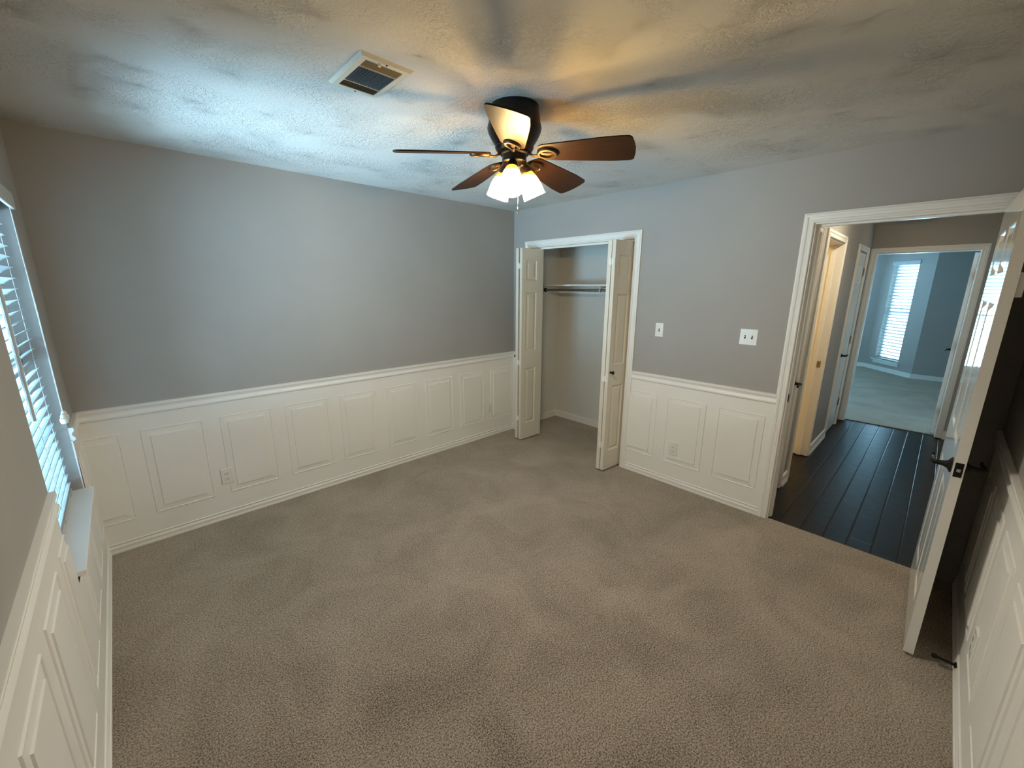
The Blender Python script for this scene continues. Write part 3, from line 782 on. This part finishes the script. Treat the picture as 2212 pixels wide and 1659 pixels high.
WB = Matrix.Translation((-.032, 2.843, 0))
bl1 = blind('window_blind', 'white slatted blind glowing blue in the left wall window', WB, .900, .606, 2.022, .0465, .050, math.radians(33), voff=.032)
bm = B(); tube(bm, [(.004, 3.235, 1.985), (.006, 3.215, 1.5), (.006, 3.205, 1.035)], .0015, 6); tube(bm, [(.004, 3.245, 1.985), (.007, 3.228, 1.5), (.007, 3.214, 1.035)], .0015, 6)
lc = obj('lift_cord', bm, 'blind', bl1)
for q in ((.006, 3.203, 1.012), (.008, 3.220, 1.022)):
    bm = B(); lathe(bm, [(.002, .026), (.009, .021), (.011, .004), (.016, 0), (.016, -.016), (.013, -.024), (.002, -.026)], 16, Matrix.Translation(q)); obj('cord_tassel', bm, 'plastic', lc, smooth=True)
bm = B(); tube(bm, [(.004, 2.49, 1.985), (.004, 2.475, 1.50), (.004, 2.462, 1.18)], .0065, 8); obj('tilt_wand', bm, 'blind', bl1, smooth=True)

# ------------------------------------------------------------------ hallway
S('floor_hall', bx(W+.015, XE+.09, -.12, 2.6, -.07, -.008), 'plank', 'dark glossy wood plank floor of the hallway', 'wood floor')
S('ceiling_hall', bx(W+.115, XE+.1, -.12, 2.7, H+.0005, H+.1), 'ceiling', 'hallway ceiling beyond the bedroom door', 'ceiling')
BA0, BA1 = 4.405, 5.105            # bathroom doorway
LA0, LA1 = 3.70, 4.105             # linen closet door
LC0, LC1 = 6.00, 6.56              # far left hall door
bm = B()
for a in ((W+.115, LA0-.005, 0, H), (LA0-.005, LA1+.005, 2.045, H), (LA1+.005, BA0-.02, 0, H), (BA0-.02, BA1+.02, 2.06, H), (BA1+.02, LC0-.005, 0, H), (LC0-.005, LC1+.005, 2.045, H), (LC1+.005, XE+.1, 0, H)):
    box(bm, a[0], a[1], HW, HW+.115, a[2], a[3])
S('wall_hall_left', bm, 'wall', 'left wall of the hallway with three doorways', 'wall')
PHL = lambda u, d, z: (u, HW-d, z)
S('trim_17', casing_bm(PHL, LA0, LA1+.008, 2.05), 'white', 'white casing around the nearest closed hall door', 'door casing')
S('trim_18', casing_bm(PHL, BA0, BA1, 2.05), 'white', 'white casing around the yellow-lit bathroom doorway', 'door casing')
S('trim_19', casing_bm(PHL, LC0-.008, LC1+.008, 2.05), 'white', 'white casing around the far left hall door', 'door casing')
bm = B(); box(bm, BA0-.02, BA0, HW-.001, HW+.135, 0, 2.06); box(bm, BA1, BA1+.02, HW-.001, HW+.135, 0, 2.06); box(bm, BA0, BA1, HW-.001, HW+.135, 2.04, 2.06)
box(bm, BA1-.011, BA1, HW+.045, HW+.08, 0, 2.03)
bj = S('trim_20', bm, 'white', 'white bathroom door jamb with a metal strike plate', 'door jamb')
obj('strike_plate', bx(BA1-.0025, BA1+.0005, HW+.012, HW+.040, .91, .97), 'brass', bj)
HB = [(0, -.008), (.022, -.008), (.022, .008), (.014, .018), (.012, .060), (.014, .075), (.008, .085), (0, .088)]
base('baseboard_hall', (LA1+.066, HW, 0), (BA0-.058, HW, 0), (0, -1, 0), 'short white baseboard between the two nearest hall doors', HB)
base('baseboard_hall_far', (BA1+.058, HW, 0), (LC0-.066, HW, 0), (0, -1, 0), 'white baseboard along the hall beyond the bathroom', HB)
def hall_door(name, label, u0, u1, lever_u, hinge_u, flip):
    r = empty(name, ((u0+u1)/2, HW+.02, 0), label, 'door', kind='structure')
    w = u1-u0-.006
    pans = [(.08, w-.08, a, b) for a, b in ((.21, .80), (.985, 1.60), (1.715, 1.905))] if w < .45 else SIX(w)
    if w >= .45: pans = [(a, b, z0, z1) for a, b in ((.075, w/2-.035), (w/2+.035, w-.075)) for z0, z1 in ((.21, .80), (.985, 1.60), (1.715, 1.905))]
    obj('door_leaf', xf(leaf_bm(w, 2.035, .035, pans, .004), place((u0+.003, HW+.0205, 0), 0)), 'white', r)
    lever(r, Matrix.Translation((lever_u, HW+.003, .925)) @ Matrix(((1, 0, 0, 0), (0, -1, 0, 0), (0, 0, 1, 0), (0, 0, 0, 1))), flip)
    for z in (.30, 1.06, 1.84):
        bm = B(); tube(bm, [(hinge_u, HW-.004, z-.045), (hinge_u, HW-.004, z+.045)], .007, 10); obj('hinge', bm, 'brass', r, smooth=True)
hall_door('door_2', 'closed narrow white hall door with black lever just outside the bedroom', LA0, LA1, LA1-.055, LA0, -1)
hall_door('door_3', 'closed white hall door with three hinges beside the far doorway', LC0, LC1, LC0+.06, LC1, 1)
# bathroom
S('floor_bath', bx(4.0, 5.8, HW+.12, 2.6, -.006, 0), 'bath', 'pale floor of the lit bathroom', 'floor')
bm = bx(3.95, 4.0, HW+.115, 2.65, 0, H); box(bm, 5.8, 5.85, HW+.115, 2.65, 0, H); box(bm, 3.95, 5.85, 2.6, 2.65, 0, H)
S('wall_bath', bm, 'bath', 'warm-lit bathroom walls beyond the first hall doorway', 'wall')
def dome(name, label, x, y, mat, r=.15):
    o = empty(name, (x, y, H), label, 'ceiling light')
    bm = B(); lathe(bm, [(.01, H), (r, H), (r+.006, H-.012), (r, H-.022), (.01, H-.022)], 40, Matrix.Translation((x, y, 0))); obj('lamp_base', bm, 'white', o, smooth=True)
    bm = B(); lathe(bm, [(r-.006, H-.020), (r-.010, H-.036), (r-.04, H-.056), (r-.09, H-.068), (.005, H-.072)], 40, Matrix.Translation((x, y, 0))); obj('diffuser', bm, mat, o, smooth=True)
dome('bathroom_ceiling_light', 'lit round ceiling light inside the bathroom', 4.9, 1.9, 'bath_lamp')
dome('hall_ceiling_light', 'round hallway ceiling light just below the doorway head', 6.30, .66, 'hall_lamp', .16)
dome('hall_ceiling_light', 'round warm hallway ceiling light above the bathroom door', 4.62, .52, 'hall_lamp_warm', .12)

# hall end wall with the doorway to the daylit room
EY0, EY1 = .163, .980
bm = B()
for a in ((-1.7, EY0-.02, 0, H), (EY0-.02, EY1+.02, 2.07, H), (EY1+.02, 3.9, 0, H)): box(bm, XE, XE+.115, *a)
S('wall_hall_end', bm, 'wall', 'wall at the hall end around the far doorway', 'wall')
PEW = lambda u, d, z: (XE-d, u, z)
S('trim_21', casing_bm(PEW, EY0-.004, EY1+.006, 2.058), 'white', 'white casing around the doorway to the daylit far room', 'door casing')
bm = B(); box(bm, XE-.001, XE+.116, EY0-.02, EY0, 0, 2.07); box(bm, XE-.001, XE+.116, EY1, EY1+.02, 0, 2.07); box(bm, XE-.001, XE+.116, EY0, EY1, 2.05, 2.07)
ej = S('trim_22', bm, 'white', 'white jamb of the far doorway with hinge plates', 'door jamb')
for z in (.27, 1.04, 1.80): obj('hinge_plate', bx(XE+.070, XE+.112, EY0-.0005, EY0+.0025, z-.045, z+.045), 'brass', ej)
S('baseboard_hall_end', bx(XE-.014, XE, .02, EY0-.062, -.008, .085), 'white', 'stub of white baseboard right of the far doorway', 'baseboard')

# ------------------------------------------------------------------ far room with bay windows
S('floor_far_room', bx(XE+.09, 13.6, -1.7, 4.2, -.07, .0), 'carpet', 'blue-lit carpet of the far room', 'carpet')
S('ceiling_far_room', bx(XE+.1, 13.6, -1.7, 4.2, H+.0003, H+.1), 'ceiling', 'ceiling of the far room', 'ceiling')
A_ = Vector((11.04, .569, 0)); B_ = Vector((11.927, 1.346, 0)); C_ = Vector((11.99, 3.05, 0))
S('wall_far_right', bx(11.04, 11.2, -1.7, .569, 0, H), 'wall', 'shaded blue-grey wall right of the bay window', 'wall')
S('wall_far_side', bx(XE+.115, 11.2, -1.8, -1.68, 0, H), 'wall', 'right side wall of the far room', 'wall')
bm = B()
for q in ((XE+.115, 8.0, 0, H), (8.0, 10.6, 0, .5), (8.0, 10.6, 2.1, H), (10.6, 12.2, 0, H)): box(bm, q[0], q[1], 3.9, 4.02, q[2], q[3])
S('wall_far_left', bm, 'wall', 'left side wall of the far room around the added window', 'wall')
w4 = empty('window_added', (9.3, 3.96, .5), 'unseen side window added to light the far room carpet', 'window', kind='structure')  # unseen window, added to bring daylight onto the far carpet
bm = B()
for q in ((8.0, 8.04, .5, 2.1), (10.56, 10.6, .5, 2.1), (9.28, 9.32, .5, 2.1), (8.0, 10.6, .5, .54), (8.0, 10.6, 2.06, 2.1)): box(bm, q[0], q[1], 3.94, 3.98, q[2], q[3])
obj('window_frame', bm, 'white', w4)
obj('glass_pane', bx(8.03, 10.57, 3.958, 3.961, .53, 2.07), 'glass', w4)
portal((9.3, 4.03, 1.3), (-PI/2, 0, 0), 2.62, 1.62)
def bay(nm, a, b, t0, t1, z0, z1, label, wl, wlabel, blabel, tilt, split=True):
    L = (b-a).length; ang = math.atan2((b-a).y, (b-a).x)
    m = place(a, ang)                    # local x along the wall, y>0 into the room
    bm = B()
    for q in ((0, t0, 0, H), (t0, t1, 0, z0), (t0, t1, z1, H), (t1, L, 0, H)): box(bm, q[0], q[1], -.12, 0, q[2], q[3])
    S(nm, xf(bm, m), 'wall', label, 'wall')
    wr = empty(wl, tuple(m @ Vector(((t0+t1)/2, -.08, z0))), wlabel, 'window', kind='structure')
    bm = B()
    for q in ((t0, t0+.03, z0, z1), (t1-.03, t1, z0, z1), (t0, t1, z0, z0+.04), (t0, t1, z1-.035, z1), (t0, t1, (z0+z1)/2-.02, (z0+z1)/2+.02)): box(bm, q[0], q[1], -.115, -.080, q[2], q[3])
    obj('window_frame', xf(bm, m), 'white', wr)
    obj('glass_pane', xf(bx(t0+.02, t1-.02, -.099, -.096, z0+.02, z1-.02), m), 'glass', wr)
    bm = B(); box(bm, t0-.045, t1+.045, -.08, .045, z0-.020, z0); box(bm, t0-.02, t1+.02, 0, .014, z0-.085, z0-.020); obj('window_sill', xf(bm, m), 'white', wr)
    nrm = m.to_3x3() @ Vector((0, 1, 0)); c = m @ Vector(((t0+t1)/2, -.125, (z0+z1)/2))
    q = Vector((0, 0, -1)).rotation_difference(nrm)
    portal(c, q.to_euler(), max(z1-z0, t1-t0)+.02, max(z1-z0, t1-t0)+.02)
    bmtx = m @ Matrix.Translation(((t0+t1)/2, .0, 0)) @ Matrix.Rotation(PI/2, 4, 'Z')
    blind('window_blind', blabel, bmtx, t1-t0-.02, z0+.004, z1-.005, .062, .050, tilt, True, False)
    bm = B(); box(bm, 0, L, 0, .014, 0, .085); base_o = obj('baseboard_far', xf(bm, m), 'white'); props(base_o, 'white baseboard below ' + blabel.split(' blind')[0] + ' bay window', 'baseboard', kind='structure')
bay('wall_far_bay', A_, B_, .350, .950, .235, 2.165, 'angled blue-lit bay wall holding the tall window', 'window_2', 'tall narrow bay window in the far room', 'tall narrow white blind seen through the far doorway', math.radians(35))
bay('wall_far_bay_center', B_, C_, .25, 1.50, .235, 2.165, 'middle bay wall mostly hidden by the far door frame', 'window_3', 'wide bay window hidden behind the far door frame', 'wide white blind barely peeking past the far door frame', math.radians(40))
S('wall_far_bay_left', xf(bx(0, 1.35, 0, .12, 0, H), place(C_, math.atan2(.85, -.9))), 'wall', 'left angled bay wall hidden from the doorway', 'wall')
S('baseboard_far_right', bx(11.026, 11.04, -1.68, .569, 0, .085), 'white', 'white baseboard below the shaded far wall', 'baseboard')
fd = empty('door_4', (XE+.12, .19, 0), 'white door opened into the far room at the hall end', 'door', kind='structure')
fm = place((XE+.118, EY0+.020, 0), math.radians(-2.2))
obj('door_leaf', xf(leaf_bm(.79, 2.035, .035, SIX(.79), .012), fm), 'white', fd)
lever(fd, fm @ Matrix.Translation((.727, .0175, .925)), -1)
